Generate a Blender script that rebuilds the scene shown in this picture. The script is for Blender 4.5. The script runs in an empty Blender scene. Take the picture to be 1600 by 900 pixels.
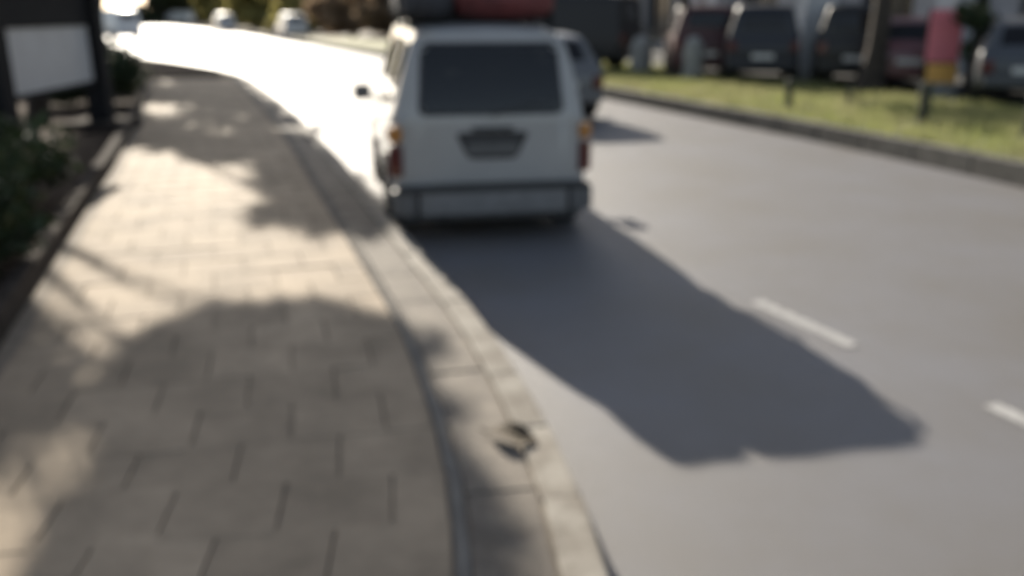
import bpy, bmesh, math, random
import numpy as np
from mathutils import Vector, Matrix
S = bpy.context.scene
COL = S.collection
R = math.radians
rng = np.random.default_rng(7)
random.seed(7)

# ------------------------------------------------------------------ camera
CAM_H = 1.83
PITCH = 17.236
FPX = 1386.0
cd = bpy.data.cameras.new('camera')
cam = bpy.data.objects.new('camera', cd)
COL.objects.link(cam)
cam.location = (0, 0, CAM_H)
cam.rotation_euler = (R(90 - PITCH), 0, 0)
cd.sensor_width = 36
cd.lens = 36 * FPX / 1600
cd.clip_start = 0.05
cd.clip_end = 3000
cd.dof.use_dof = True            # the photograph is focused far too close
cd.dof.focus_distance = 0.36
cd.dof.aperture_fstop = 6.0
cd.dof.aperture_blades = 0
S.camera = cam

# ------------------------------------------------------------------ light
SUN_EL, SUN_AZ = 24.0, -19.8     # azimuth from +Y, negative = to the left
w = bpy.data.worlds.new('World')
S.world = w
w.use_nodes = True
nt = w.node_tree
bg = nt.nodes['Background']
sky = nt.nodes.new('ShaderNodeTexSky')
sky.sky_type = 'NISHITA'
sky.sun_disc = False
sky.sun_elevation = R(SUN_EL)
sky.sun_rotation = R(SUN_AZ)
sky.dust_density = 1.5
hs = nt.nodes.new('ShaderNodeHueSaturation')     # hazy, whitish daylight
hs.inputs['Saturation'].default_value = 0.68
nt.links.new(sky.outputs[0], hs.inputs['Color'])
nt.links.new(hs.outputs[0], bg.inputs[0])
bg.inputs[1].default_value = 0.082
sd = bpy.data.lights.new('sun', 'SUN')
sd.energy = 5.0
sd.angle = R(0.55)
sd.color = (1.0, 0.915, 0.78)
sun = bpy.data.objects.new('sun', sd)
COL.objects.link(sun)
_az, _el = R(SUN_AZ), R(SUN_EL)
SDIR = Vector((math.sin(_az) * math.cos(_el), math.cos(_az) * math.cos(_el), math.sin(_el)))
sun.rotation_euler = SDIR.to_track_quat('Z', 'Y').to_euler()
sun.location = SDIR * 60
S.view_settings.view_transform = 'Standard'
S.view_settings.look = 'None'
S.view_settings.exposure = 0.95
S.view_settings.gamma = 1
S.view_settings.use_curve_mapping = False
S.cycles.max_bounces = 6
S.cycles.use_denoising = True


# ------------------------------------------------------------------ helpers
def gp(u, v, z=0.0):
    """ground point seen at photo pixel (u, v); used to survey where things stand"""
    th = R(PITCH)
    c, s = math.cos(th), math.sin(th)
    y = (v - 450) / FPX
    # ray: forward (0,c,-s), down (0,-s,-c)
    k = (CAM_H - z) / (s + y * c)
    return Vector(((u - 800) / FPX * k, (c - y * s) * k, z))


def mat(name, col, rough=0.6, metal=0.0, var=0.0, scale=8.0, bump=0.0, bscale=60.0, spec=0.5,
        col2=None, rnd=0.0, trans=0.0, coat=0.0):
    m = bpy.data.materials.new(name)
    m.use_nodes = True
    n, l = m.node_tree.nodes, m.node_tree.links
    b = n['Principled BSDF']
    b.inputs['Base Color'].default_value = (*col, 1)
    b.inputs['Roughness'].default_value = rough
    b.inputs['Metallic'].default_value = metal
    b.inputs['Specular IOR Level'].default_value = spec
    b.inputs['Coat Weight'].default_value = coat
    tc = n.new('ShaderNodeTexCoord')
    out = None
    if var > 0 or col2 is not None:
        t = n.new('ShaderNodeTexNoise')
        t.inputs['Scale'].default_value = scale
        t.inputs['Detail'].default_value = 6
        t.inputs['Roughness'].default_value = 0.65
        geo = n.new('ShaderNodeNewGeometry')
        l.new(geo.outputs['Position'], t.inputs['Vector'])
        r = n.new('ShaderNodeValToRGB')
        c2 = col2 if col2 is not None else tuple(c * (1 - var) for c in col)
        c1 = tuple(min(1, c * (1 + var)) for c in col) if col2 is None else col
        r.color_ramp.elements[0].position = 0.36
        r.color_ramp.elements[1].position = 0.64
        r.color_ramp.elements[0].color = (*c2, 1)
        r.color_ramp.elements[1].color = (*c1, 1)
        l.new(t.outputs[0], r.inputs[0])
        out = r.outputs[0]
    if rnd > 0:
        oi = n.new('ShaderNodeObjectInfo')
        mr = n.new('ShaderNodeMapRange')
        mr.inputs['To Min'].default_value = 1 - rnd
        mr.inputs['To Max'].default_value = 1 + rnd
        l.new(oi.outputs['Random'], mr.inputs['Value'])
        hs = n.new('ShaderNodeHueSaturation')
        hs.inputs['Color'].default_value = (*col, 1)
        if out is not None:
            l.new(out, hs.inputs['Color'])
        l.new(mr.outputs[0], hs.inputs['Value'])
        out = hs.outputs[0]
    if out is not None:
        l.new(out, b.inputs['Base Color'])
    if bump > 0:
        t2 = n.new('ShaderNodeTexNoise')
        t2.inputs['Scale'].default_value = bscale
        t2.inputs['Detail'].default_value = 5
        geo2 = n.new('ShaderNodeNewGeometry')
        l.new(geo2.outputs['Position'], t2.inputs['Vector'])
        bp = n.new('ShaderNodeBump')
        bp.inputs['Strength'].default_value = bump
        bp.inputs['Distance'].default_value = 0.01
        l.new(t2.outputs[0], bp.inputs['Height'])
        l.new(bp.outputs[0], b.inputs['Normal'])
    if trans > 0:   # light passing through thin leaves
        tr = n.new('ShaderNodeBsdfTranslucent')
        tr.inputs['Color'].default_value = (*[min(1, c * 1.6) for c in col], 1)
        if out is not None:
            l.new(out, tr.inputs['Color'])
        mx = n.new('ShaderNodeMixShader')
        mx.inputs[0].default_value = trans
        l.new(b.outputs[0], mx.inputs[1])
        l.new(tr.outputs[0], mx.inputs[2])
        l.new(mx.outputs[0], n['Material Output'].inputs['Surface'])
    return m


M = dict(
    asphalt=mat('asphalt', (0.160, 0.158, 0.166), 0.60, col2=(0.142, 0.134, 0.128), scale=0.7, bump=0.5, bscale=140, spec=0.34),
    asphalt_old=mat('old_asphalt', (0.06, 0.06, 0.06), 0.75, var=0.25, scale=0.8),
    paver=mat('paving_stone', (0.280, 0.224, 0.162), 0.80, spec=0.22, var=0.22, scale=2.4, bump=0.3, bscale=70, rnd=0.15),
    joint=mat('joint_sand', (0.18, 0.15, 0.115), 0.9, var=0.25, scale=5, bump=0.3, bscale=40),
    band=mat('worn_verge_concrete', (0.18, 0.155, 0.125), 0.85, scale=5.5, col2=(0.10, 0.085, 0.07), bump=0.4, bscale=50, rnd=0.10),
    edging=mat('edging_stone', (0.17, 0.16, 0.145), 0.95, spec=0.05, var=0.12, scale=6, bump=0.2, rnd=0.08),
    kerb=mat('kerb_stone', (0.27, 0.25, 0.215), 0.8, col2=(0.15, 0.13, 0.105), scale=6, spec=0.3, bump=0.3, rnd=0.08),
    kerb_dark=mat('dark_kerb_stone', (0.085, 0.08, 0.07), 0.85, var=0.3, scale=5, bump=0.3, rnd=0.12),  # darker stone than the left-hand kerb
    paint=mat('road_paint', (0.46, 0.45, 0.43), 0.6, scale=14, col2=(0.22, 0.215, 0.21)),
    soil=mat('dry_soil', (0.055, 0.04, 0.03), 0.95, spec=0.05, var=0.4, scale=3, bump=0.6, bscale=25),
    ground=mat('dry_ground', (0.13, 0.11, 0.08), 0.95, var=0.3, scale=0.4),
    grass_base=mat('verge_turf', (0.15, 0.165, 0.05), 0.9, scale=1.2, col2=(0.20, 0.185, 0.085)),
    blade=mat('grass_blade', (0.25, 0.275, 0.10), 0.6, scale=1.1, col2=(0.29, 0.275, 0.15), trans=0.5, spec=0.3),
    leaf=mat('green_leaf', (0.042, 0.055, 0.026), 0.6, var=0.35, scale=1.6, trans=0.06, spec=0.3),
    leaf_dark=mat('dark_leaf', (0.030, 0.046, 0.020), 0.6, var=0.4, scale=2.2, trans=0.15, spec=0.25),
    leaf_olive=mat('olive_leaf', (0.36, 0.32, 0.12), 0.6, var=0.3, scale=1.0, trans=0.6, spec=0.3),
    leaf_brown=mat('brown_leaf', (0.30, 0.22, 0.145), 0.7, var=0.4, scale=0.9, trans=0.5, spec=0.2),
    bark=mat('bark', (0.045, 0.036, 0.029), 0.9, var=0.4, scale=6, bump=0.8, bscale=18),
    van_paint=mat('light_silver_van_paint', (0.34, 0.34, 0.335), 0.30, var=0.04, scale=2, coat=0.4),
    white=mat('white_car_paint', (0.74, 0.74, 0.73), 0.28, var=0.03, scale=2, coat=0.5),
    silver=mat('silver_car_paint', (0.11, 0.112, 0.115), 0.4, var=0.03, scale=2, coat=0.3),
    pale=mat('pale_silver_car_paint', (0.5, 0.51, 0.52), 0.35, var=0.03, scale=2, coat=0.4),
    grey_paint=mat('grey_car_paint', (0.06, 0.066, 0.076), 0.45, var=0.04, scale=2, coat=0.2),
    navy=mat('navy_car_paint', (0.012, 0.015, 0.025), 0.5, var=0.05, scale=2, coat=0.1),
    black_paint=mat('black_car_paint', (0.014, 0.014, 0.015), 0.5, var=0.05, scale=2, coat=0.1),
    maroon=mat('maroon_car_paint', (0.055, 0.014, 0.016), 0.5, var=0.05, scale=2, coat=0.1),
    mauve=mat('dusty_red_car_paint', (0.15, 0.055, 0.06), 0.4, var=0.05, scale=2, coat=0.4),
    glass=mat('dark_car_glass', (0.012, 0.012, 0.014), 0.07, spec=0.3),
    wglass=mat('window_glass', (0.015, 0.017, 0.02), 0.08, spec=0.6),
    rubber=mat('tyre_rubber', (0.018, 0.018, 0.018), 0.85, var=0.2, scale=20),
    trim=mat('dark_plastic_trim', (0.035, 0.035, 0.037), 0.6, var=0.15, scale=14),
    corner=mat('shaded_bumper_plastic', (0.11, 0.11, 0.113), 0.6, var=0.15, scale=14),  # bumper ends: shade of the van's lower side put into the colour
    bumper=mat('pale_bumper_plastic', (0.17, 0.17, 0.172), 0.55, var=0.12, scale=9),
    rim=mat('wheel_rim', (0.45, 0.45, 0.46), 0.35, metal=0.8, var=0.1, scale=20),
    red_lens=mat('red_lamp_lens', (0.085, 0.012, 0.012), 0.3, coat=0.5),
    amber_lens=mat('amber_lamp_lens', (0.42, 0.18, 0.04), 0.3, coat=0.5),
    clear_lens=mat('clear_lamp_lens', (0.6, 0.6, 0.6), 0.15, coat=0.5),
    plate=mat('number_plate', (0.10, 0.10, 0.10), 0.5, var=0.1, scale=15),
    plate_white=mat('white_number_plate', (0.6, 0.6, 0.58), 0.5, var=0.1, scale=15),
    tarp_red=mat('dark_red_tarpaulin', (0.125, 0.030, 0.030), 0.7, var=0.35, scale=7, bump=0.7, bscale=14),
    tarp_grey=mat('grey_tarpaulin', (0.035, 0.036, 0.042), 0.8, var=0.3, scale=7, bump=0.7, bscale=14),
    strap=mat('webbing_strap', (0.05, 0.05, 0.05), 0.8, var=0.2, scale=30),
    steel_dark=mat('dark_painted_steel', (0.014, 0.014, 0.015), 0.8, var=0.25, scale=9, spec=0.2),
    board_grey=mat('frosted_grey_board', (0.55, 0.55, 0.55), 0.45, var=0.05, scale=3),
    footing=mat('dark_concrete_footing', (0.045, 0.037, 0.032), 0.95, spec=0.1, var=0.3, scale=6, bump=0.4),
    wall_grey=mat('grey_render', (0.36, 0.36, 0.38), 0.85, var=0.12, scale=1.2, bump=0.2, bscale=20),
    wall_dark=mat('dark_grey_render', (0.13, 0.135, 0.15), 0.85, var=0.15, scale=1.2, bump=0.2, bscale=20),
    wall_beige=mat('beige_render', (0.34, 0.315, 0.28), 0.85, var=0.12, scale=1.2, bump=0.2, bscale=20),
    column=mat('pale_column_render', (0.46, 0.47, 0.49), 0.8, var=0.1, scale=2, bump=0.2, bscale=20),
    frame_dark=mat('dark_window_frame', (0.04, 0.042, 0.045), 0.5, var=0.1, scale=10),
    concrete=mat('grey_concrete', (0.30, 0.30, 0.285), 0.85, var=0.2, scale=6, bump=0.4, bscale=40),
    post_dark=mat('dark_green_post_paint', (0.03, 0.035, 0.022), 0.7, var=0.25, scale=12),
    sign_red=mat('pink_red_sign_face', (0.70, 0.20, 0.25), 0.5, var=0.08, scale=3),
    sign_amber=mat('amber_sign_face', (0.80, 0.45, 0.12), 0.5, var=0.1, scale=4),
    dead_leaf=mat('dead_leaf', (0.085, 0.062, 0.035), 0.8, var=0.35, scale=25, trans=0.15),
)


def clear_glass(name, tint, rough=.03):
    m = bpy.data.materials.new(name)
    m.use_nodes = True
    n, l = m.node_tree.nodes, m.node_tree.links
    n.remove(n['Principled BSDF'])
    t = n.new('ShaderNodeBsdfTransparent'); t.inputs[0].default_value = (*tint, 1)
    g = n.new('ShaderNodeBsdfGlossy'); g.inputs['Roughness'].default_value = rough
    fr = n.new('ShaderNodeFresnel'); fr.inputs[0].default_value = 1.5
    mx = n.new('ShaderNodeMixShader')
    l.new(fr.outputs[0], mx.inputs[0]); l.new(t.outputs[0], mx.inputs[1]); l.new(g.outputs[0], mx.inputs[2])
    l.new(mx.outputs[0], n['Material Output'].inputs['Surface'])
    return m


M['clear_glass'] = clear_glass('tinted_glass', (.26, .275, .28))


def tag(o, label=None, cat=None, group=None, kind=None):
    if label: o['label'] = label
    if cat: o['category'] = cat
    if group: o['group'] = group
    if kind: o['kind'] = kind
    return o


def link(name, me, m, parent=None, smooth=False):
    o = bpy.data.objects.new(name, me)
    COL.objects.link(o)
    if m is not None and len(me.materials) == 0:
        me.materials.append(m)
    if parent is not None:
        o.parent = parent
    if smooth:
        me.polygons.foreach_set('use_smooth', [True] * len(me.polygons))
    return o


def pydata(name, v, f, m, parent=None, smooth=False):
    me = bpy.data.meshes.new(name)
    me.from_pydata([tuple(p) for p in v], [], f)
    me.update()
    return link(name, me, m, parent, smooth)


def empty(name, loc, rz=0.0):
    o = bpy.data.objects.new(name, None)
    COL.objects.link(o)
    o.empty_display_size = 0.2
    o.location = loc
    o.rotation_euler = (0, 0, rz)
    return o


def copy_tree(o, parent=None):
    c = o.copy()
    COL.objects.link(c)
    if parent is not None:
        c.parent = parent
    for ch in list(o.children):
        copy_tree(ch, c)
    return c


class MB:
    """collects shapes in one bmesh"""
    def __init__(self):
        self.b = bmesh.new()

    def box(self, c, d, rz=0.0, bev=0.0, rx=0.0):
        r = bmesh.ops.create_cube(self.b, size=1)
        vs = r['verts']
        T = Matrix.Translation(c) @ Matrix.Rotation(rz, 4, 'Z') @ Matrix.Rotation(rx, 4, 'X') @ Matrix.Diagonal((*d, 1))
        bmesh.ops.transform(self.b, matrix=T, verts=vs)
        if bev > 0:
            es = list({e for v in vs for e in v.link_edges})
            bmesh.ops.bevel(self.b, geom=es, offset=bev, segments=2, affect='EDGES', profile=0.7)
        return self

    def tube(self, p, q, r0, r1=None, n=10):
        p, q = Vector(p), Vector(q)
        r1 = r0 if r1 is None else r1
        d = q - p
        res = bmesh.ops.create_cone(self.b, cap_ends=True, segments=n, radius1=r0, radius2=r1, depth=d.length)
        T = Matrix.Translation((p + q) / 2) @ d.to_track_quat('Z', 'Y').to_matrix().to_4x4()
        bmesh.ops.transform(self.b, matrix=T, verts=res['verts'])
        return self

    def lathe(self, prof, c=(0, 0, 0), n=20, axis='Z'):
        rings = []
        for r, z in prof:
            ring = []
            for k in range(n):
                a = 2 * math.pi * k / n
                p = (r * math.cos(a), r * math.sin(a), z) if axis == 'Z' else (z, r * math.cos(a), r * math.sin(a))
                ring.append(self.b.verts.new(Vector(p) + Vector(c)))
            rings.append(ring)
        for a, b in zip(rings, rings[1:]):
            for k in range(n):
                self.b.faces.new((a[k], a[(k + 1) % n], b[(k + 1) % n], b[k]))
        for ring in (rings[0], rings[-1]):
            try:
                self.b.faces.new(ring)
            except ValueError:
                pass
        return self

    def prism(self, pts, y0, y1):
        """outline in x,z swept along y"""
        a = [self.b.verts.new((x, y0, z)) for x, z in pts]
        b = [self.b.verts.new((x, y1, z)) for x, z in pts]
        n = len(pts)
        self.b.faces.new(a)
        self.b.faces.new(list(reversed(b)))
        for k in range(n):
            self.b.faces.new((a[k], b[k], b[(k + 1) % n], a[(k + 1) % n]))
        return self

    def build(self, name, m, parent=None, smooth=False):
        bmesh.ops.recalc_face_normals(self.b, faces=self.b.faces)
        me = bpy.data.meshes.new(name)
        self.b.to_mesh(me)
        self.b.free()
        o = link(name, me, m, parent)
        if smooth:
            me.polygons.foreach_set('use_smooth', [True] * len(me.polygons))
            try:
                me.set_sharp_from_angle(angle=R(40))
            except Exception:
                pass
        return o


def spline(pts, step=0.25):
    """dense Catmull-Rom polyline through points, roughly equal steps"""
    P = [Vector((*p, 0)) for p in pts]
    P = [2 * P[0] - P[1]] + P + [2 * P[-1] - P[-2]]
    out = []
    for i in range(1, len(P) - 2):
        a, b, c, d = P[i - 1:i + 3]
        n = max(2, int((c - b).length / 0.1))
        for k in range(n):
            t = k / n
            out.append(0.5 * ((2 * b) + (c - a) * t + (2 * a - 5 * b + 4 * c - d) * t * t + (3 * b - a - 3 * c + d) * t ** 3))
    out.append(P[-2])
    acc = [0.0]
    for p, q in zip(out, out[1:]):
        acc.append(acc[-1] + (q - p).length)
    L = acc[-1]
    n = int(L / step)
    xs = np.interp(np.linspace(0, L, n + 1), acc, [p.x for p in out])
    ys = np.interp(np.linspace(0, L, n + 1), acc, [p.y for p in out])
    return [Vector((x, y, 0)) for x, y in zip(xs, ys)]


class Path:
    def __init__(self, pts, step=0.1):
        self.p = spline(pts, step)
        self.step = (self.p[1] - self.p[0]).length
        self.n = len(self.p)

    def at(self, s, t=0.0, z=0.0):
        """s metres along, t metres to the left"""
        i = min(max(s / self.step, 0), self.n - 1.001)
        k = int(i)
        p = self.p[k].lerp(self.p[k + 1], i - k)
        d = self.dir(s)
        return Vector((p.x - d.y * t, p.y + d.x * t, z))

    def dir(self, s):
        i = int(min(max(s / self.step, 3), self.n - 5))
        return (self.p[i + 3] - self.p[i - 3]).normalized()

    def ang(self, s):
        d = self.dir(s)
        return math.atan2(d.y, d.x) - math.pi / 2

    def s_at_y(self, y):
        return min(range(self.n), key=lambda k: abs(self.p[k].y - y)) * self.step

    @property
    def length(self):
        return (self.n - 1) * self.step


def ribbon(name, path, s0, s1, t0, t1, z, m, ds=0.5, thick=0.0, parent=None):
    n = max(2, int((s1 - s0) / ds))
    v, f = [], []
    for k in range(n + 1):
        s = s0 + (s1 - s0) * k / n
        a, b = path.at(s, t0, z), path.at(s, t1, z)
        v += [a, b]
        if thick: v += [a - Vector((0, 0, thick)), b - Vector((0, 0, thick))]
    q = 4 if thick else 2
    for k in range(n):
        i, j = q * k, q * (k + 1)
        f.append((i, j, j + 1, i + 1))
        if thick:
            f.append((i, i + 2, j + 2, j))
            f.append((i + 1, j + 1, j + 3, i + 3))
    if thick:
        f += [(0, 1, 3, 2), (q * n, q * n + 2, q * n + 3, q * n + 1)]
    return pydata(name, v, f, m, parent)


# ------------------------------------------------------------------ setting
LK = Path([(0.75, -6), (0.55, -2.5), (0.40, 0.6), (0.31, 2.2), (0.23, 3.0), (0.08, 3.8), (-0.21, 4.95), (-0.72, 6.55), (-1.78, 9.8), (-2.5, 12),
           (-4.6, 18), (-7.7, 25.9), (-11.4, 32.1), (-16.5, 38.2), (-26, 45.5), (-45, 53), (-80, 60)])
RK = Path([(9.2, -6), (7.8, 0), (6.7, 5), (5.62, 9.5), (4.6, 13), (3.2, 17), (1.6, 21.5), (0.0, 26), (-2.2, 31.5), (-5.5, 39.2),
           (-8.4, 46), (-14.5, 60), (-22.5, 79), (-38, 112), (-61, 154), (-100, 215)])
PAVE_Z, VERGE_Z = 0.12, 0.24

pydata('ground', [(-900, -300, -0.06), (900, -300, -0.06), (900, 1500, -0.06), (-900, 1500, -0.06)], [(0, 1, 2, 3)],
       M['ground'])['kind'] = 'structure'

# road sheet between the two kerbs
n = 160
v, f = [], []
for k in range(n + 1):
    a = LK.at(LK.length * k / n)
    b = RK.at(RK.length * k / n)
    for j in range(9):
        v.append(a.lerp(b, j / 8))
for k in range(n):
    for j in range(8):
        i = k * 9 + j
        f.append((i, i + 1, i + 10, i + 9))
road = tag(pydata('road', v, f, M['asphalt']), kind='structure')

# lane dashes painted on the road (thin raised paint)
LN = Path([(3.3, 0.5), (2.80, 2.6), (2.36, 3.9), (1.97, 4.75), (1.64, 5.55), (0.95, 7.3), (-0.5, 11.5), (-2.2, 16), (-4.6, 22), (-7.4, 29), (-11, 37)])
s = LN.s_at_y(3.98) - 0.9
s_list = []
while s < LN.length - 3 and len(s_list) < 20:
    s_list.append(s)
    s += 1.78
for k_, s in enumerate(s_list):
    if 2 <= k_ <= 4: continue          # worn away
    mb = []
    for q in range(5):
        ss = s + 0.9 * q / 4
        a, b = LN.at(ss, -0.05, 0.005), LN.at(ss, 0.05, 0.005)
        mb += [a, b]
    pydata('lane_marking', mb, [(2 * q, 2 * q + 2, 2 * q + 3, 2 * q + 1) for q in range(4)], M['paint'], road)

# pavement: bedding sheet, slabs, verge slabs, edging stones, kerb stones
PW = 2.62      # to the planter edge
s_end = LK.length - 6
pave = tag(ribbon('pavement', LK, 0.0, s_end, 0.13, PW + 0.3, PAVE_Z - 0.012, M['joint'], ds=0.5, thick=0.2), kind='structure')


def slab_mesh(name, dx, dy, dz, bev, m, wob=0.0):
    mb = MB().box((0, 0, -dz / 2), (dx, dy, dz), bev=bev)
    bmesh.ops.recalc_face_normals(mb.b, faces=mb.b.faces)
    me = bpy.data.meshes.new(name)
    mb.b.to_mesh(me)
    mb.b.free()
    me.materials.append(m)
    return me


def put(name, me, loc, rz, parent, tilt=0.004):
    o = bpy.data.objects.new(name, me)
    COL.objects.link(o)
    o.location = loc
    o.rotation_euler = (random.uniform(-tilt, tilt), random.uniform(-tilt, tilt), rz)
    o.parent = parent
    return o


SL = 0.40
slab = slab_mesh('paving_slab', SL - 0.009, SL - 0.009, 0.05, 0.006, M['paver'])
half = slab_mesh('paving_slab', SL / 2 - 0.009, SL - 0.009, 0.05, 0.006, M['paver'])
s0 = LK.s_at_y(1.0)
for row in range(54):
    s = s0 + row * SL
    if row % 2 == 0:
        ts = [(0.478 + SL * (k + 0.5), slab) for k in range(5)]
    else:
        ts = [(0.478 + SL * 0.25, half)] + [(0.478 + SL * (k + 1.0), slab) for k in range(4)] + [(0.478 + SL * 4.75, half)]
    for t, me in ts:
        p = LK.at(s, t, PAVE_Z + random.uniform(-0.002, 0.003))
        put('paving_slab', me, p, LK.ang(s), pave)
# the slabs too far off to tell apart: one sheet
tag(ribbon('far_paving', LK, s0 + 53.6 * SL, s_end, 0.478, PW - 0.16, PAVE_Z, M['paver'], ds=0.5, thick=0.03, parent=pave), kind='stuff')
vs = slab_mesh('verge_slab', 0.262, 0.591, 0.05, 0.008, M['band'])
ed = slab_mesh('edging_stone', 0.05, 0.59, 0.06, 0.008, M['edging'])
s = LK.s_at_y(0.9)
for k in range(60):
    p = LK.at(s, 0.281, PAVE_Z + random.uniform(-0.004, 0.003))
    put('verge_slab', vs, p, LK.ang(s), pave, 0.008)
    p = LK.at(s + 0.2, 0.445, PAVE_Z + 0.002)
    put('edging_stone', ed, p, LK.ang(s + 0.2), pave, 0.004)
    s += 0.60
kerb = tag(ribbon('kerb', LK, 0, s_end, 0.004, 0.15, PAVE_Z - 0.03, M['joint'], thick=0.2), kind='structure')
ks = slab_mesh('kerb_stone', 0.15, 0.594, 0.16, 0.018, M['kerb'])
s = LK.s_at_y(0.8)
for k in range(76):
    put('kerb_stone', ks, LK.at(s, 0.065, PAVE_Z + 0.012 + random.uniform(-0.003, 0.003)), LK.ang(s), kerb, 0.004)
    s += 0.6
tag(ribbon('far_kerb', LK, s - 0.5, s_end, -0.01, 0.14, PAVE_Z + 0.012, M['kerb'], thick=0.16, parent=kerb), kind='stuff')

# brown strip standing in for kerb shade where the pavement ends at the bend
tag(ribbon('shade_strip', LK, LK.s_at_y(25.5), s_end, 0.15, 2.5, PAVE_Z + 0.035, M['soil'], thick=0.05), kind='structure')
# planting bed left of the pavement
bed = tag(ribbon('planting_bed', LK, 0, s_end, PW + 0.06, PW + 9, PAVE_Z + 0.03, M['soil'], thick=0.25), kind='structure')
be = slab_mesh('border_stone', 0.11, 0.79, 0.3, 0.015, M['footing'])
s = LK.s_at_y(2.6)
for k in range(30):
    put('border_stone', be, LK.at(s, PW + 0.02, PAVE_Z + 0.15), LK.ang(s), bed, 0.008)
    s += 0.8

# right-hand verge with its high kerb
verge = tag(ribbon('grass_verge', RK, 0, RK.s_at_y(60), -0.16, -4.85, VERGE_Z - 0.01, M['grass_base'], ds=1.0, thick=0.3), kind='structure')
mk = tag(ribbon('verge_kerb', RK, 0, RK.length - 20, -0.02, -0.17, VERGE_Z - 0.03, M['joint'], ds=1, thick=0.3), kind='structure')
mks = slab_mesh('kerb_stone', 0.17, 0.985, 0.30, 0.02, M['kerb_dark'])
s = RK.s_at_y(4)
for k in range(44):
    put('kerb_stone', mks, RK.at(s, -0.085, VERGE_Z + 0.012 + random.uniform(-0.005, 0.005)), RK.ang(s), mk, 0.005)
    s += 1.0
tag(ribbon('far_kerb', RK, s - 0.5, RK.length - 20, -0.005, -0.16, VERGE_Z + 0.01, M['kerb_dark'], ds=1, thick=0.3, parent=mk), kind='stuff')
tag(ribbon('parking_strip', RK, 0, RK.s_at_y(62), -4.83, -40, VERGE_Z + 0.004, M['asphalt_old'], ds=1.5, thick=0.3), kind='structure')


def tris_mesh(name, V, F, m, parent=None):
    me = bpy.data.meshes.new(name)
    k = F.shape[1]
    me.vertices.add(len(V))
    me.vertices.foreach_set('co', np.asarray(V, np.float32).ravel())
    me.loops.add(F.size)
    me.loops.foreach_set('vertex_index', F.astype(np.int32).ravel())
    me.polygons.add(len(F))
    me.polygons.foreach_set('loop_start', np.arange(0, F.size, k, dtype=np.int32))
    me.update(calc_edges=True)
    return link(name, me, m, parent)


# grass on the verge
N = 42000
sa, sb = RK.s_at_y(7), RK.s_at_y(34)
ss = sa + (sb - sa) * rng.random(N) ** 1.15
tt = -0.25 - 4.55 * rng.random(N)
sg = np.arange(sa - 1, sb + 1, 0.25)
C0 = np.array([RK.at(q)[:2] for q in sg])
D0 = np.array([RK.dir(q)[:2] for q in sg])
cx, cy = np.interp(ss, sg, C0[:, 0]), np.interp(ss, sg, C0[:, 1])
dx, dy = np.interp(ss, sg, D0[:, 0]), np.interp(ss, sg, D0[:, 1])
bx, by = cx - dy * tt, cy + dx * tt
clump = 0.5 + 0.5 * np.sin(bx * 2.1 + 1.3 * np.sin(by * 1.7)) * np.sin(by * 2.6 + bx)
hh = (0.05 + 0.13 * rng.random(N)) * (0.55 + 0.8 * clump)
aa = rng.random(N) * 6.283
ww = 0.008 + 0.012 * rng.random(N)
lean = (rng.random((N, 2)) - 0.5) * 0.16
V = np.zeros((N, 3, 3))
V[:, 0] = np.stack([bx - ww * np.cos(aa), by - ww * np.sin(aa), np.full(N, VERGE_Z - 0.01)], 1)
V[:, 1] = np.stack([bx + ww * np.cos(aa), by + ww * np.sin(aa), np.full(N, VERGE_Z - 0.01)], 1)
V[:, 2] = np.stack([bx + lean[:, 0], by + lean[:, 1], VERGE_Z - 0.01 + hh], 1)
tag(tris_mesh('grass', V.reshape(-1, 3), np.arange(3 * N).reshape(-1, 3), M['blade']), kind='stuff')


# ------------------------------------------------------------------ foliage
def leaves(name, clumps, per, size, m, parent, seed):
    """many small leaf quads in the volumes of several clumps (c, r)"""
    g = np.random.default_rng(seed)
    VV = []
    for (c, r) in clumps:
        n = int(per * (r[0] * r[1] * r[2]) ** (2 / 3))
        d = g.normal(size=(n, 3))
        d /= np.linalg.norm(d, axis=1)[:, None]
        rad = g.random(n) ** 0.45
        p = np.array(c) + d * rad[:, None] * np.array(r) * (0.85 + 0.3 * g.random((n, 1)))
        a = g.normal(size=(n, 3)); a /= np.linalg.norm(a, axis=1)[:, None]
        b = np.cross(a, g.normal(size=(n, 3))); b /= np.linalg.norm(b, axis=1)[:, None]
        sz = size * (0.6 + 0.8 * g.random((n, 1)))
        q = np.stack([p - a * sz, p + b * sz * 0.55, p + a * sz, p - b * sz * 0.55], 1)
        VV.append(q)
    V = np.concatenate(VV).reshape(-1, 3)
    return tris_mesh(name, V, np.arange(len(V)).reshape(-1, 4), m, parent)


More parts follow.
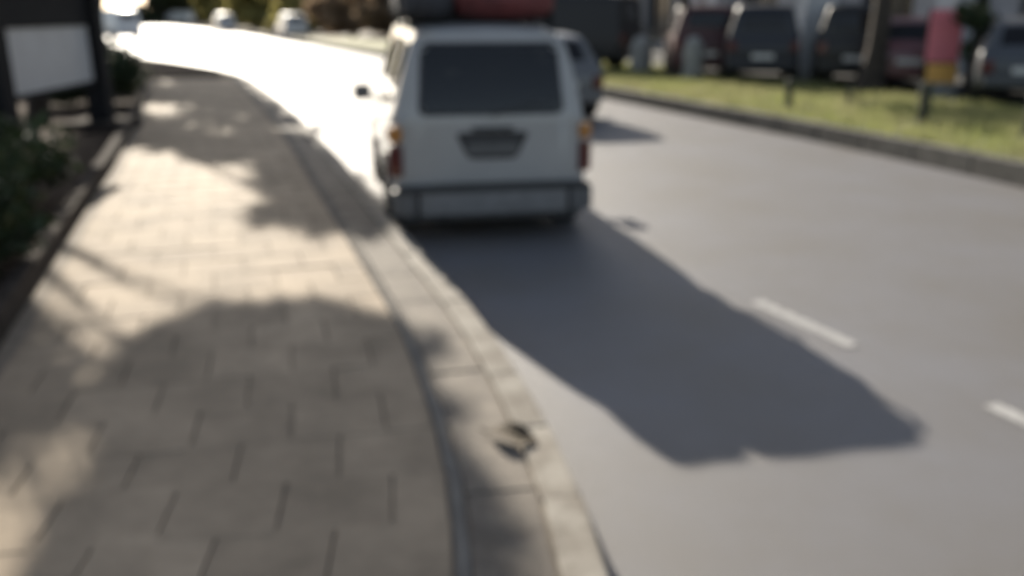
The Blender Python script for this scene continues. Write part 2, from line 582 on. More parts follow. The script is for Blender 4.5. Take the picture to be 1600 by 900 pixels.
def tree(loc, height, crown_r, crown_c, trunk_r, label, leafm, seed, group=None, per=420, leaf=0.13, lean=(0, 0), nclump=13, flat=0.75,
         name='street_tree', boughs=None):
    g = random.Random(seed)
    root = empty(name, loc)
    tag(root, label, 'tree', group)
    cc = Vector(crown_c)                       # crown centre relative to base
    mb = MB()
    p = Vector((0, 0, -0.05))
    segs = 5
    top = Vector((cc.x * 0.7, cc.y * 0.7, cc.z - crown_r * 0.25))
    pts = [p]
    for k in range(1, segs + 1):
        t = k / segs
        q = Vector((top.x * t ** 1.6, top.y * t ** 1.6, top.z * t)) + Vector((g.uniform(-.06, .06), g.uniform(-.06, .06), 0))
        pts.append(q)
    rad = [trunk_r * 1.5] + [trunk_r * (1 - 0.16 * k) for k in range(segs)]
    for k in range(segs):
        mb.tube(pts[k], pts[k + 1], rad[k], rad[k + 1], 10)
    clumps = []
    for c, r in (boughs or ()):               # a spreading crown given bough by bough
        c = Vector(c) - root.location
        clumps.append((tuple(c), (r, r, r * .42)))
        j = g.choice(pts[3:])
        mid = j.lerp(c, 0.55) + Vector((0, 0, g.uniform(.1, .3)))
        mb.tube(j, mid, trunk_r * .26, trunk_r * .15, 6)
        mb.tube(mid, c, trunk_r * .15, trunk_r * .06, 6)
    if boughs: nclump = 0
    for k in range(nclump):
        a = k * 2.4 + g.uniform(-.4, .4)
        rr = crown_r * math.sqrt((k + 0.5) / nclump) * g.uniform(.75, 1.0)
        z = g.uniform(-0.6, 0.7) * crown_r * flat * (1 - 0.4 * (rr / crown_r) ** 2)
        c = cc + Vector((rr * math.cos(a), rr * math.sin(a), z))
        r = crown_r * g.uniform(.24, .40)
        clumps.append((tuple(c), (r, r, r * g.uniform(.6, .9))))
        j = g.choice(pts[3:])
        mid = j.lerp(c, 0.55) + Vector((0, 0, g.uniform(0, .25)))
        mb.tube(j, mid, trunk_r * .34, trunk_r * .2, 6)
        mb.tube(mid, c, trunk_r * .2, trunk_r * .07, 6)
    mb.build('trunk', M['bark'], root, True)
    leaves('crown', clumps, per, leaf, leafm, root, seed)
    return root


def shrub(loc, r, h, label, leafm, seed, group=None, leaf=0.055, per=3600, name='shrub'):
    g = random.Random(seed)
    root = empty(name, loc)
    tag(root, label, 'shrub', group)
    mb = MB()
    clumps = []
    for k in range(9):
        a = k * 2.4 + g.random()
        rr = r * math.sqrt((k + .3) / 9) * .8
        c = Vector((rr * math.cos(a), rr * math.sin(a), h * g.uniform(.35, .72)))
        cr = r * g.uniform(.35, .5)
        clumps.append((tuple(c), (cr, cr, min(cr, h * .38))))
        mb.tube((rr * .2 * math.cos(a), rr * .2 * math.sin(a), -.03), c, .018, .006, 5)
    mb.build('stem', M['bark'], root)
    leaves('foliage', clumps, per, leaf, leafm, root, seed)
    return root


# ------------------------------------------------------------------ cars
class Loft:
    """car body as a smooth surface: stations along y, ring from sill to roof centre"""
    def __init__(self, st):
        self.rings = []
        for (y, w, zs, zb, wr, zr) in st:
            wm = w * .97 * .42 + wr * .58 + .012
            self.rings.append(np.array([(0, y, zs), (w * .80, y, zs), (w * .955, y, zs + .05), (w * .995, y, zs + .17), (w, y, (zs * .45 + zb * .55)),
                                        (w * .97, y, zb), (wm, y, zb + (zr - zb) * .52), (wr, y, zr - min(.05, (zr - zb) * .3)),
                                        (wr * .84, y, zr), (wr * .45, y, zr + .018), (0, y, zr + .025)]))
        self.nu = len(st) - 1

    @staticmethod
    def cat(P, t):
        n = len(P) - 1
        t = min(max(t, 0), n - 1e-6)
        i = int(t)
        f = t - i
        a, b, c, d = P[max(i - 1, 0)], P[i], P[i + 1], P[min(i + 2, n)]
        m0, m1 = (c - a) * .42, (d - b) * .42
        return (2 * f ** 3 - 3 * f ** 2 + 1) * b + (f ** 3 - 2 * f ** 2 + f) * m0 + (-2 * f ** 3 + 3 * f ** 2) * c + (f ** 3 - f ** 2) * m1

    def pt(self, u, v):
        p = self.cat([self.cat(r, abs(v)) for r in self.rings], u).copy()
        if v < 0: p[0] = -p[0]
        return p

    def nrm(self, u, v):
        e = 0.04
        a = self.pt(min(u + e, self.nu), v) - self.pt(max(u - e, 0), v)
        # ring param runs 0..10 on the right, mirrored to the left; walk it in one sense
        s = 1 if v >= 0 else -1
        b = self.pt(u, s * min(abs(v) + e, 10)) - self.pt(u, s * max(abs(v) - e, 0))
        n = np.cross(a, b)
        L = np.linalg.norm(n)
        n = n / L if L > 1e-9 else np.array((0, 0, 1.0))
        c = self.pt(u, v) - np.array((0, self.rings[self.nu // 2][0][1] if False else self.pt(u, 5)[1], .75))
        if np.dot(n, c) < 0: n = -n
        return n

    def body(self, name, m, parent, nu=4, nv=2, holes=()):
        us = np.linspace(0, self.nu, self.nu * nu + 1)
        vs = list(np.linspace(0, 10, 10 * nv + 1))
        ring = [(v) for v in vs] + [-v for v in vs[-2:0:-1]]
        V, F = [], []
        K = len(ring)
        rows = [(us[0], .80, -.045), (us[0], .94, -.025)] + [(u, 1, 0) for u in us] + [(us[-1], .94, .03), (us[-1], .80, .055)]
        for (u, sc, dy) in rows:
            pts = np.array([self.pt(u, v) for v in ring])
            c = pts.mean(0)
            q = c + (pts - c) * sc
            q[:, 1] = pts[:, 1] + dy
            V += [tuple(p) for p in q]
        for i in range(len(rows) - 1):
            for k in range(K):
                um = (rows[i][0] + rows[i + 1][0]) / 2
                vm = (abs(ring[k]) + abs(ring[(k + 1) % K])) / 2
                if 2 <= i < len(rows) - 3 and any(a < um < b and c < vm < d for a, b, c, d in holes):
                    continue
                F.append((i * K + k, i * K + (k + 1) % K, (i + 1) * K + (k + 1) % K, (i + 1) * K + k))
        F.append(tuple(range(K)))
        F.append(tuple(range((len(rows) - 1) * K + K - 1, (len(rows) - 1) * K - 1, -1)))
        o = pydata(name, V, F, m, parent)
        bm = bmesh.new(); bm.from_mesh(o.data)
        bmesh.ops.recalc_face_normals(bm, faces=bm.faces)
        bm.to_mesh(o.data); bm.free()
        o.data.polygons.foreach_set('use_smooth', [True] * len(o.data.polygons))
        o.data.set_sharp_from_angle(angle=R(38))
        return o

    def panel(self, name, u0, u1, v0, v1, m, parent, off=.008, n=(7, 9)):
        """raised pad on the surface; v may run across the middle by passing v0 < 0 < v1 measured from the roof centre (10-|v|)"""
        V, F = [], []
        across = v0 is None
        for i in range(n[0] + 1):
            for j in range(n[1] + 1):
                u = u0 + (u1 - u0) * i / n[0]
                if across:
                    q = -v1 + 2 * v1 * j / n[1]
                    vv = (10 - abs(q)) * (1 if q >= 0 else -1)
                else:
                    vv = v0 + (v1 - v0) * j / n[1]
                edge = i in (0, n[0]) or j in (0, n[1])
                p = self.pt(u, vv) + self.nrm(u, vv) * (-.012 if edge else off)
                V.append(tuple(p))
        K = n[1] + 1
        for i in range(n[0]):
            for j in range(n[1]):
                F.append((i * K + j, i * K + j + 1, (i + 1) * K + j + 1, (i + 1) * K + j))
        o = pydata(name, V, F, m, parent)
        bm = bmesh.new(); bm.from_mesh(o.data)
        bmesh.ops.recalc_face_normals(bm, faces=bm.faces)
        bm.to_mesh(o.data); bm.free()
        return o


WHEEL = {}


def wheels(root, hw, ys, r=.31, wd=.19):
    for y in ys:
        for sx in (-1, 1):
            x = sx * (hw - wd / 2 + .012)
            key = (r, wd)
            if key not in WHEEL:
                mb = MB().lathe([(r * .55, -wd / 2), (r * .93, -wd / 2), (r, -wd * .32), (r, wd * .32), (r * .93, wd / 2), (r * .55, wd / 2)], n=24, axis='X')
                t = mb.build('tyre', M['rubber'], None, True)
                mb = MB().lathe([(r * .60, -wd * .44), (r * .50, -wd * .40), (r * .46, -wd * .3), (r * .46, wd * .3), (r * .50, wd * .40), (r * .60, wd * .44)], n=20, axis='X')
                for k in range(5):
                    a = k * 2 * math.pi / 5
                    mb.box((0, r * .3 * math.cos(a), r * .3 * math.sin(a)), (wd * .8, r * .5, r * .13), 0, 0, a)
                mb.tube((-wd * .42, 0, 0), (wd * .42, 0, 0), r * .14, n=12)
                q = mb.build('rim', M['rim'], None, True)
                WHEEL[key] = (t.data, q.data)
                bpy.data.objects.remove(t); bpy.data.objects.remove(q)
            wh = empty('wheel', (x, y, r)); wh.parent = root
            link('tyre', WHEEL[key][0], None, wh)
            link('rim', WHEEL[key][1], None, wh)
            # dark wheel arch lip round the upper half
            mb = MB()
            N_ = 12
            for k in range(N_):
                a0, a1 = math.pi * k / N_, math.pi * (k + 1) / N_
                am = (a0 + a1) / 2
                mb.box((sx * (hw - .03), y + (r + .045) * math.cos(am), r + (r + .045) * math.sin(am)), (.085, .05, (r + .05) * math.pi / N_ * 1.08), 0, 0, am)
            mb.build('wheel_arch', M['trim'], root)


# profile tables: y, half width, sill z, belt z, roof half width, roof z
HATCH = [(0.0, .74, .34, .80, .66, .86), (.10, .80, .28, .90, .66, .98), (.42, .84, .24, .93, .60, 1.38), (.85, .85, .22, .93, .60, 1.47), (1.7, .855, .22, .92, .61, 1.49),
         (2.25, .855, .22, .91, .60, 1.43), (2.95, .85, .22, .90, .70, .96), (3.45, .83, .24, .80, .68, .86), (3.85, .74, .30, .66, .58, .72)]
SMALLVAN = [(0.0, .80, .34, .98, .70, 1.04), (.10, .835, .28, 1.02, .64, 1.64), (.30, .845, .25, 1.02, .62, 1.735), (.9, .85, .24, 1.01, .62, 1.76), (1.9, .85, .24, 1.0, .62, 1.765),
            (2.45, .85, .24, .99, .62, 1.70), (3.05, .845, .24, .97, .68, 1.06), (3.55, .82, .26, .84, .66, .92), (3.95, .72, .32, .68, .56, .76)]
TALLVAN = [(0.0, .86, .36, 1.05, .78, 1.15), (.08, .90, .32, 1.1, .76, 1.92), (.25, .91, .30, 1.1, .75, 2.05), (1.2, .92, .30, 1.1, .75, 2.1), (3.0, .92, .30, 1.1, .75, 2.1),
           (3.6, .92, .30, 1.08, .74, 2.0), (4.3, .91, .30, 1.06, .76, 1.2), (4.75, .86, .32, .9, .72, 1.0), (5.0, .76, .38, .72, .62, .82)]


def make_car(loc, rz, kind, paint, label, group=None, detail=True, cat='car', name='parked_car'):
    prof = {'hatch': HATCH, 'van': SMALLVAN, 'tall': TALLVAN}[kind]
    root = empty(name, loc, rz)
    tag(root, label, cat, group)
    L = Loft(prof)
    L.body('body', M[paint], root)
    hw = prof[4][1]
    ln = prof[-1][0]
    wheels(root, hw, (ln * .17, ln * .79), r=.31 if kind != 'tall' else .35)
    if kind == 'hatch':
        rear, front, sides, bel = (1.05, 2.0), (5.15, 5.9), [(2.2, 3.35), (3.5, 4.9)], .82
    else:
        rear, front, sides, bel = (.30, .93), (5.12, 5.9), [(2.05, 2.95), (3.05, 3.95), (4.1, 5.0)], .9
        if kind == 'tall': sides = [(4.1, 5.0)]
    L.panel('rear_window', rear[0], rear[1], None, 1.95, M['glass'], root)
    L.panel('windscreen', front[0], front[1], None, 1.95, M['glass'], root)
    for a, b in sides:
        for s_ in (1, -1):
            L.panel('side_window', a, b, s_ * 5.15, s_ * 6.85, M['glass'], root)
    if detail:
        zb = prof[0][3]
        for s_ in (1, -1):
            MB().box((s_ * (prof[0][1] - .10), -.045, zb - .13), (.20, .06, .22), s_ * .25, .02).build('tail_light', M['red_lens'], root)
            MB().box((s_ * (prof[-1][1] - .12), ln + .03, prof[-1][3] - .08), (.26, .08, .14), -s_ * .3, .02).build('headlight', M['clear_lens'], root)
            MB().box((s_ * (hw + .09), ln * .60, prof[4][3] + .06), (.17, .09, .13), 0, .03).build('mirror', M[paint], root)
        MB().box((0, -.07, .43), (prof[0][1] * 1.9, .14, .18), 0, .04).build('bumper', M['trim'] if kind == 'tall' else M[paint], root)
        MB().box((0, ln + .05, .42), (prof[-1][1] * 1.9, .14, .18), 0, .04).build('bumper', M['trim'], root)
        MB().box((0, -.055, .62), (.5, .02, .11), 0, .004).build('number_plate', M['plate_white'], root)
    return root


# ------------------------------------------------------------------ the white van at the kerb
VAN_P = Vector((-0.17, 7.36, 0))
VAN_R = R(11)
VT = [(0.0, .80, .36, 1.0, .735, 1.04), (.10, .825, .30, 1.02, .645, 1.60), (.26, .835, .26, 1.02, .595, 1.70), (.9, .845, .24, 1.01, .585, 1.745), (1.9, .845, .24, 1.0, .585, 1.755),
      (2.45, .845, .24, .99, .62, 1.70), (3.05, .84, .24, .97, .68, 1.06), (3.55, .82, .26, .84, .66, .92), (3.95, .72, .32, .68, .56, .76)]
van = empty('white_van', VAN_P, VAN_R)
tag(van, 'white delivery van stopped at the kerb with a loaded roof rack', 'van')
VL = Loft(VT)
VL.body('body', M['van_paint'], van, nu=10, nv=4, holes=[(.12, .90, 8.2, 10), (5.2, 5.82, 8.2, 10), (2.12, 2.88, 5.3, 6.7), (3.12, 3.88, 5.3, 6.7), (4.17, 4.93, 5.3, 6.7)])


def rear_y(x, z):
    """rear skin of the van behind its body"""
    y = -.058
    if z > .98: y += .135 * ((z - .98) / .62) ** 1.25
    return y + .035 * (abs(x) / .8) ** 3


def rear_pad(name, outline, z0, z1, m, parent, lift, nx=14, nz=8, depth=.03, rc=.06, hole=None):
    """panel following the rear skin; outline(t)-> half width at height t"""
    V, F = [], []
    for i in range(nz + 1):
        t = i / nz
        z = z0 + (z1 - z0) * t
        hw_ = outline(t)
        e = min(t, 1 - t) * (z1 - z0)
        if e < rc: hw_ -= rc - math.sqrt(max(0, rc * rc - (rc - e) ** 2))
        for j in range(nx + 1):
            x = -hw_ + 2 * hw_ * j / nx
            V.append((x, rear_y(x, z) - lift, z))
    n0 = len(V)
    V += [(x, y + depth, z) for x, y, z in V]
    K = nx + 1
    for i in range(nz):
        for j in range(nx):
            a = (i * K + j, i * K + j + 1, (i + 1) * K + j + 1, (i + 1) * K + j)
            c = sum((Vector(V[q]) for q in a), Vector()) / 4
            if hole and abs(c.x) < hole[0] and hole[1] < c.z < hole[2]:
                continue
            F.append(a)
            F.append(tuple(n0 + q for q in reversed(a)))
    rim = [j for j in range(K)] + [i * K + nx for i in range(1, nz + 1)] + [nz * K + j for j in range(nx - 1, -1, -1)] + [i * K for i in range(nz - 1, 0, -1)]
    for a, b in zip(rim, rim[1:] + rim[:1]):
        F.append((b, a, n0 + a, n0 + b))
    return pydata(name, V, F, m, parent, False)


tg = rear_pad('tailgate', lambda t: .70 - .13 * max(0, t - .45) / .55, .50, 1.66, M['van_paint'], van, .0, nx=28, nz=32, depth=.06, hole=(.56, 1.09, 1.55))
rear_pad('window_seal', lambda t: .605 - .045 * t, 1.035, 1.605, M['trim'], tg, .008, depth=.02, nx=28, nz=24, hole=(.545, 1.085, 1.56))
rw = rear_pad('rear_window', lambda t: .582 - .045 * t, 1.058, 1.582, M['clear_glass'], van, .014, depth=.02)
MB().tube((0.02, -.10, 1.05), (.30, -.075, 1.12), .010, .008, 8).tube((.30, -.075, 1.12), (.52, -.065, 1.14), .012, .006, 8).tube((.02, -.05, 1.045), (.02, -.115, 1.05), .022, .018, 10).build('wiper', M['trim'], rw)
rear_pad('plate_recess', lambda t: .20 + .11 * t, .68, .90, M['trim'], tg, .006, depth=.03, rc=.03)
MB().box((0, rear_y(0, .78) - .014, .765), (.42, .012, .10), 0, .003).build('number_plate', M['plate'], tg)
MB().box((0, rear_y(0, .93) - .016, .925), (.34, .028, .032), 0, .008).build('tailgate_handle', M['trim'], tg)
for sx in (-1, 1):
    MB().box((sx * .50, rear_y(.5, 1.66) + .02, 1.665), (.12, .05, .03), 0, .008).build('hinge', M['van_paint'], tg)
    tl = empty('tail_light', (sx * .785, .0, 0), sx * R(30)); tl.parent = van
    MB().box((0, -.005, .68), (.115, .085, .26), 0, .03).build('red_lens', M['red_lens'], tl, True)
    MB().box((0, -.005, .895), (.115, .085, .13), 0, .03).build('amber_lens', M['amber_lens'], tl, True)
bp = MB().box((0, -.06, .335), (1.24, .20, .20), 0, .04).build('bumper', M['bumper'], van, True)
MB().box((0, -.105, .455), (1.60, .14, .05), 0, .015).build('bumper_strip', M['trim'], bp)
for sx in (-1, 1):
    MB().box((sx * .73, -.045, .345), (.205, .20, .22), sx * .15, .05).build('bumper_corner', M['corner'], bp, True)
MB().box((0, -.04, .215), (1.50, .14, .07), 0, .02).build('valance', M['trim'], bp)
MB().box((0, 1.9, .235), (1.45, 3.4, .08), 0, .02).build('underbody', M['trim'], van)
MB().tube((-.42, .25, .2), (-.42, -.12, .19), .028, n=12).build('exhaust_pipe', M['steel_dark'], van)
wheels(van, .85, (.62, 3.15), r=.305, wd=.185)
for sx in (-1, 1):
    MB().box((sx * .70, .27, .17), (.20, .015, .22), 0, .004).build('mud_flap', M['rubber'], van)
    for a, b in ((2.05, 2.95), (3.05, 3.95), (4.1, 5.0)):
        VL.panel('side_window', a, b, sx * 5.15, sx * 6.85, M['clear_glass'], van)
    for y in (1.35, 2.05):
        MB().box((sx * .842, y, .90), (.03, .15, .03), 0, .008).build('door_handle', M['trim'], van)
    mr = MB().box((sx * .965, 2.52, 1.03), (.19, .10, .17), 0, .035).build('mirror', M['bumper'], van, True)
    MB().box((sx * .845, 2.55, .97), (.12, .05, .04), 0, .01).build('mirror_arm', M['trim'], mr)
    MB().box((sx * .855, 1.9, .56), (.02, 2.0, .09), 0, .008).build('side_moulding', M['trim'], van)
for y, xs in ((1.25, (-.38, 0, .38)), (2.2, (-.36, .36))):
    for x in xs:
        st = MB().box((x, y, .62), (.36 if len(xs) == 3 else .46, .46, .16), 0, .05)
        st.box((x, y - .22, .96), (.36 if len(xs) == 3 else .46, .13, .62), 0, .05, R(8))
        so = st.build('seat', M['trim'], van, True)
        MB().box((x, y - .28, 1.36), (.24, .09, .17), 0, .04).build('headrest', M['trim'], so, True)
MB().box((0, .62, .50), (1.36, 1.0, .05), 0, .01).build('load_floor', M['trim'], van)
MB().box((0, 2.95, .98), (1.36, .34, .16), 0, .05).build('dashboard', M['trim'], van, True)
VL.panel('windscreen', 5.12, 5.9, None, 1.95, M['clear_glass'], van)
rack = MB()
for y in (.50, 1.25, 2.0):
    rack.box((0, y, 1.79), (1.24, .05, .03), 0, .008)
    for sx in (-1, 1):
        rack.box((sx * .60, y, 1.755), (.045, .06, .09), 0, .008)
for sx in (-1, 1):
    rack.box((sx * .585, 1.25, 1.815), (.03, 1.75, .025), 0, .008)
rack.build('roof_rack', M['steel_dark'], van)


def bundle(name, c, d, m, label, seed):
    """lumpy load under a sheet, tied by straps (local to the van, then placed in the world)"""
    g = np.random.default_rng(seed)
    ph = g.random(6) * 6
    V, F = [], []
    NU, NV = 26, 24
    for i in range(NU + 1):
        u = -1 + 2 * i / NU
        endr = (1 - abs(u) ** 9) ** .3 if abs(u) < 1 else 0.02
        for j in range(NV):
            a = 2 * math.pi * j / NV
            ca, sa_ = math.cos(a), math.sin(a)
            p = 5.5
            rr = (abs(ca) ** p + abs(sa_) ** p) ** (-1 / p)
            lump = 1 + .07 * math.sin(5 * u + ph[0] + 2 * a) + .05 * math.sin(9 * u + 3 * a + ph[1]) - .05 * (abs(((u + 1) * 1.5) % 1 - .5) < .06)
            V.append((d[0] / 2 * rr * ca * endr * lump, d[1] / 2 * u, d[2] / 2 * rr * sa_ * endr * (lump if sa_ > 0 else 1)))
    for i in range(NU):
        for j in range(NV):
            F.append((i * NV + j, i * NV + (j + 1) % NV, (i + 1) * NV + (j + 1) % NV, (i + 1) * NV + j))
    F.append(tuple(range(NV - 1, -1, -1)))
    F.append(tuple(range(NU * NV, NU * NV + NV)))
    loc = VAN_P + Matrix.Rotation(VAN_R, 4, 'Z') @ Vector(c)
    root = empty(name, loc, VAN_R)
    tag(root, label, 'load')
    pydata('cover', V, F, m, root, True)
    for y in (-.33, .33):
        mb = MB()
        pts = []
        for j in range(NV + 1):
            a = 2 * math.pi * j / NV
            ca, sa_ = math.cos(a), math.sin(a)
            rr = (abs(ca) ** 5.5 + abs(sa_) ** 5.5) ** (-1 / 5.5)
            pts.append(Vector((d[0] / 2 * 1.07 * rr * ca, y * d[1], d[2] / 2 * (1.07 if sa_ > 0 else 1.0) * rr * sa_)))
        for a, b in zip(pts, pts[1:]):
            mb.tube(a, b, .014, n=5)
        mb.build('strap', M['strap'], root)
    return root


bundle('roof_bundle', (.19, 1.2, 1.93), (.90, 1.7, .31), M['tarp_red'], 'dark red tarpaulin bundle strapped on the roof rack of the white van', 3)
bundle('roof_bundle', (-.45, 1.2, 1.925), (.43, 1.70, .30), M['tarp_grey'], 'narrow grey roll on the roof rack beside the red bundle', 4)

# ------------------------------------------------------------------ other traffic
p = gp(880, 212)
make_car((0.89, 15.7, 0), R(20), 'hatch', 'silver', 'grey hatchback ahead of the white van, mostly hidden behind its right side', name='hatchback')

pz = VERGE_Z + .004


def on(u, v, z=pz):
    return gp(u, v, z)


# parked beyond the verge
make_car(on(985, 110), R(60), 'tall', 'black_paint', 'tall black van parked across the verge, just right of the white van', cat='van', name='parked_van')
make_car(on(1102, 124), R(-6), 'van', 'maroon', 'dark maroon van seen from behind beyond the grass verge', cat='van', name='parked_van')
make_car(on(1188, 131), R(-12), 'van', 'navy', 'navy car parked beyond the grass left of the pale column', name='parked_car')
make_car(on(1330, 136), R(-16), 'van', 'black_paint', 'black car parked beyond the grass right of the pale column', name='parked_car')
make_car(on(1414, 144), R(-18), 'hatch', 'mauve', 'dusty red hatchback seen from behind, left of the pink sign', name='parked_car')
make_car(on(1597, 167), R(-24), 'hatch', 'grey_paint', 'blue grey car at the right edge behind the grass verge', name='parked_car')

# far down the road, at the bend
make_car(gp(465, 63) + Vector((0, 0, 0)), R(25), 'van', 'pale', 'silver car at the far bend, nearest the brown trees', name='parked_car', detail=False)
make_car(gp(356, 51), R(28), 'van', 'pale', 'silver car small in the distance in the middle of the far bend', name='parked_car', detail=False)
make_car(gp(300, 37.5), R(80), 'tall', 'white', 'white van seen side on, farthest away at the bend', cat='van', name='parked_van', detail=False)
make_car(gp(205, 64), R(50), 'tall', 'white', 'white van parked at the bend just right of the shelter post', cat='van', name='parked_van', detail=False)

# ------------------------------------------------------------------ shelter at the left
A = Vector((-6.27, 13.75, PAVE_Z))
B = Vector((-5.98, 10.5, PAVE_Z))
ax = (B - A)
sl = ax.length
sh = empty('bus_shelter', A, math.atan2(ax.y, ax.x))
tag(sh, 'black framed bus shelter with a blank grey panel beside the pavement', 'bus shelter')
for x in (0.0, sl):
    MB().box((x, 0, 1.22), (.33, .30, 2.46), 0, .02).build('post', M['steel_dark'], sh)
MB().box((0.0, 0, .06), (1.0, .85, .18), 0, .03).build('footing', M['footing'], sh)
MB().box((sl, 0, .04), (.8, .8, .12), 0, .03).build('footing', M['footing'], sh)
MB().box((sl / 2, 0, 1.965), (sl - .33, .12, .86), 0, .01).build('header_panel', M['steel_dark'], sh)
gpn = MB().box((sl / 2, 0, 1.145), (sl - .43, .05, .79), 0, .004).build('grey_panel', M['board_grey'], sh)
fr = MB().box((sl / 2, 0, .72), (sl - .33, .09, .06), 0, .006)
for x in (.20, sl - .20):
    fr.box((x, 0, 1.15), (.07, .09, .80), 0, .006)
fr.build('panel_frame', M['steel_dark'], sh)
MB().box((sl / 2, -.75, 2.50), (sl + 1.0, 2.3, .12), 0, .02).build('roof', M['steel_dark'], sh)
for x in (0.25, sl - .25):
    MB().tube((x, -1.6, -.1), (x, -1.6, 2.45), .05, n=12).build('rear_post', M['steel_dark'], sh)

# ------------------------------------------------------------------ planting at the left
GP = 'shrubs along the left edge of the pavement'
for i, (yy, t, r, h, lab) in enumerate([
    (3.6, 3.4, .70, .70, 'dark shrub nearest the camera at the lower left edge'),
    (5.0, 3.5, .85, .95, 'dark shrub second from the camera behind the border stones'),
    (6.7, 3.45, .95, 1.05, 'dark dense shrub leaning over the border beside the sunny paving'),
    (8.6, 3.55, .90, .85, 'dark shrub just before the bus shelter'),
    (11.2, 4.7, 1.1, .80, 'added dark shrub behind the grey panel of the bus shelter'),  # this and the next three are added to darken the lit ground
    (13.2, 5.2, 1.1, .75, 'added dark shrub at the foot of the tree behind the bus shelter'),
    (18.3, 3.5, 1.1, .95, 'added dark shrub seen between the shelter post and the tree trunk'),
    (21.8, 4.0, 1.2, 1.1, 'farthest added dark shrub beyond the bus shelter')]):
    shrub(LK.at(LK.s_at_y(yy), t, PAVE_Z + .03), r, h, lab, M['leaf_dark'], 40 + i, GP)

# leaf on the verge slabs
q = gp(802, 690, PAVE_Z)
lf = MB()
bmv = []
for i in range(9):
    t = i / 8
    wd = .062 * math.sin(math.pi * min(1, t * .93 + .05)) ** .8
    for s_ in (-1, 0, 1):
        bmv.append(Vector((-.11 + .22 * t, s_ * wd, .010 + .022 * abs(s_) * math.sin(math.pi * t) + .012 * (1 + math.sin(t * 5)))))
dl = empty('fallen_leaf', q + Vector((0, 0, .004)), R(-25))
tag(dl, 'curled brown leaf lying on the slabs behind the kerb', 'leaf')
bmf = [(3 * i + j, 3 * i + j + 1, 3 * i + j + 4, 3 * i + j + 3) for i in range(8) for j in range(2)]
bl = pydata('blade', bmv, bmf, M['dead_leaf'], dl)
sm = bl.modifiers.new('thickness', 'SOLIDIFY'); sm.thickness = .004
MB().tube((-.11, 0, .012), (-.165, .01, .02), .004, .003, 6).build('stalk', M['dead_leaf'], dl)
# ------------------------------------------------------------------ things on and behind the verge
def post(u, v, r, h, lab):
    root = empty('verge_post', gp(u, v, VERGE_Z - .01))
    tag(root, lab, 'post', 'short dark posts on the grass verge')
    MB().lathe([(r, -.05), (r, h * .86), (r * 1.25, h * .86), (r * 1.25, h * .93), (r * .9, h), (r * .3, h * 1.02)], n=14).build('shaft', M['post_dark'], root, True)
    MB().lathe([(r * 1.5, -.04), (r * 1.5, .05), (r * 1.05, .08)], n=14).build('foot', M['post_dark'], root, True)


post(1440, 196, .075, .62, 'thickest short dark post on the grass below the pink sign')
post(1231, 171, .06, .52, 'short dark post on the grass in front of the pale column')
post(1325, 168, .04, .42, 'thin short post on the grass in front of the black car')
post(1606, 214, .06, .6, 'short dark post on the grass at the right edge')


def bollard(u, v, r, h, lab):
    root = empty('stone_bollard', on(u, v))
    tag(root, lab, 'bollard', 'round topped grey bollards behind the verge')
    MB().lathe([(r * .8, -.05), (r, .1), (r, h * .62), (r * .9, h * .8), (r * .62, h * .93), (r * .2, h)], n=18).build('shaft', M['concrete'], root, True)
    MB().lathe([(r * 1.15, -.05), (r * 1.15, .08), (r * 1.0, .1)], n=18).build('plinth', M['concrete'], root, True)


bollard(1081, 124, .26, 1.05, 'pale round topped bollard in front of the maroon van')
bollard(1001, 113, .30, 1.0, 'greyer round topped bollard between the black and maroon vans')

# pink and amber sign pillar
sg_ = empty('totem_sign', on(1462, 151), R(-12))
tag(sg_, 'tall pink red sign pillar with an amber lower panel behind the grass', 'sign')
MB().box((0, 0, .12), (.62, .34, .30), 0, .02).build('base', M['concrete'], sg_)
MB().box((0, .03, .9), (.62, .16, 1.5), 0, .02).build('casing', M['steel_dark'], sg_)
MB().box((0.0, -.06, 1.15), (.60, .05, .98), 0, .02).build('upper_panel', M['sign_red'], sg_)
MB().box((0.03, -.06, .415), (.56, .05, .44), 0, .02).build('lower_panel', M['sign_amber'], sg_)

# trees on the right
GT = 'street trees behind the grass verge'
tree(on(1062, 122), 6, 1.6, (0, 0, 4.6), .16, 'slim tree left of the maroon van behind the verge', M['leaf'], 61, GT, leaf=.12, per=300)
tree(on(1358, 144), 6, 1.5, (0.3, .6, 4.9), .22, 'thick trunked tree between the black car and the dusty red hatchback', M['leaf_dark'], 62, GT, leaf=.12, per=300)
shrub(on(1522, 157), .52, 2.3, 'tall dark columnar bush just right of the pink sign', M['leaf_dark'], 63, leaf=.06, per=3000, name='columnar_shrub')
pl = empty('concrete_pillar', on(1272, 127), R(-18))
tag(pl, 'square pale grey concrete pillar between the navy car and the black car', 'pillar', kind='thing')
MB().box((0, 0, 1.6), (.74, .74, 3.2), 0, .03).build('shaft', M['column'], pl)
MB().box((0, 0, .1), (.86, .86, .34), 0, .02).build('plinth', M['concrete'], pl)
MB().box((0, 0, 3.26), (.92, .92, .14), 0, .02).build('cap', M['concrete'], pl)
shrub(on(1000, 100) + Vector((0.5, 6, 0)), .9, 1.1, 'round green shrub behind the bollards', M['leaf'], 71, leaf=.07, per=900)


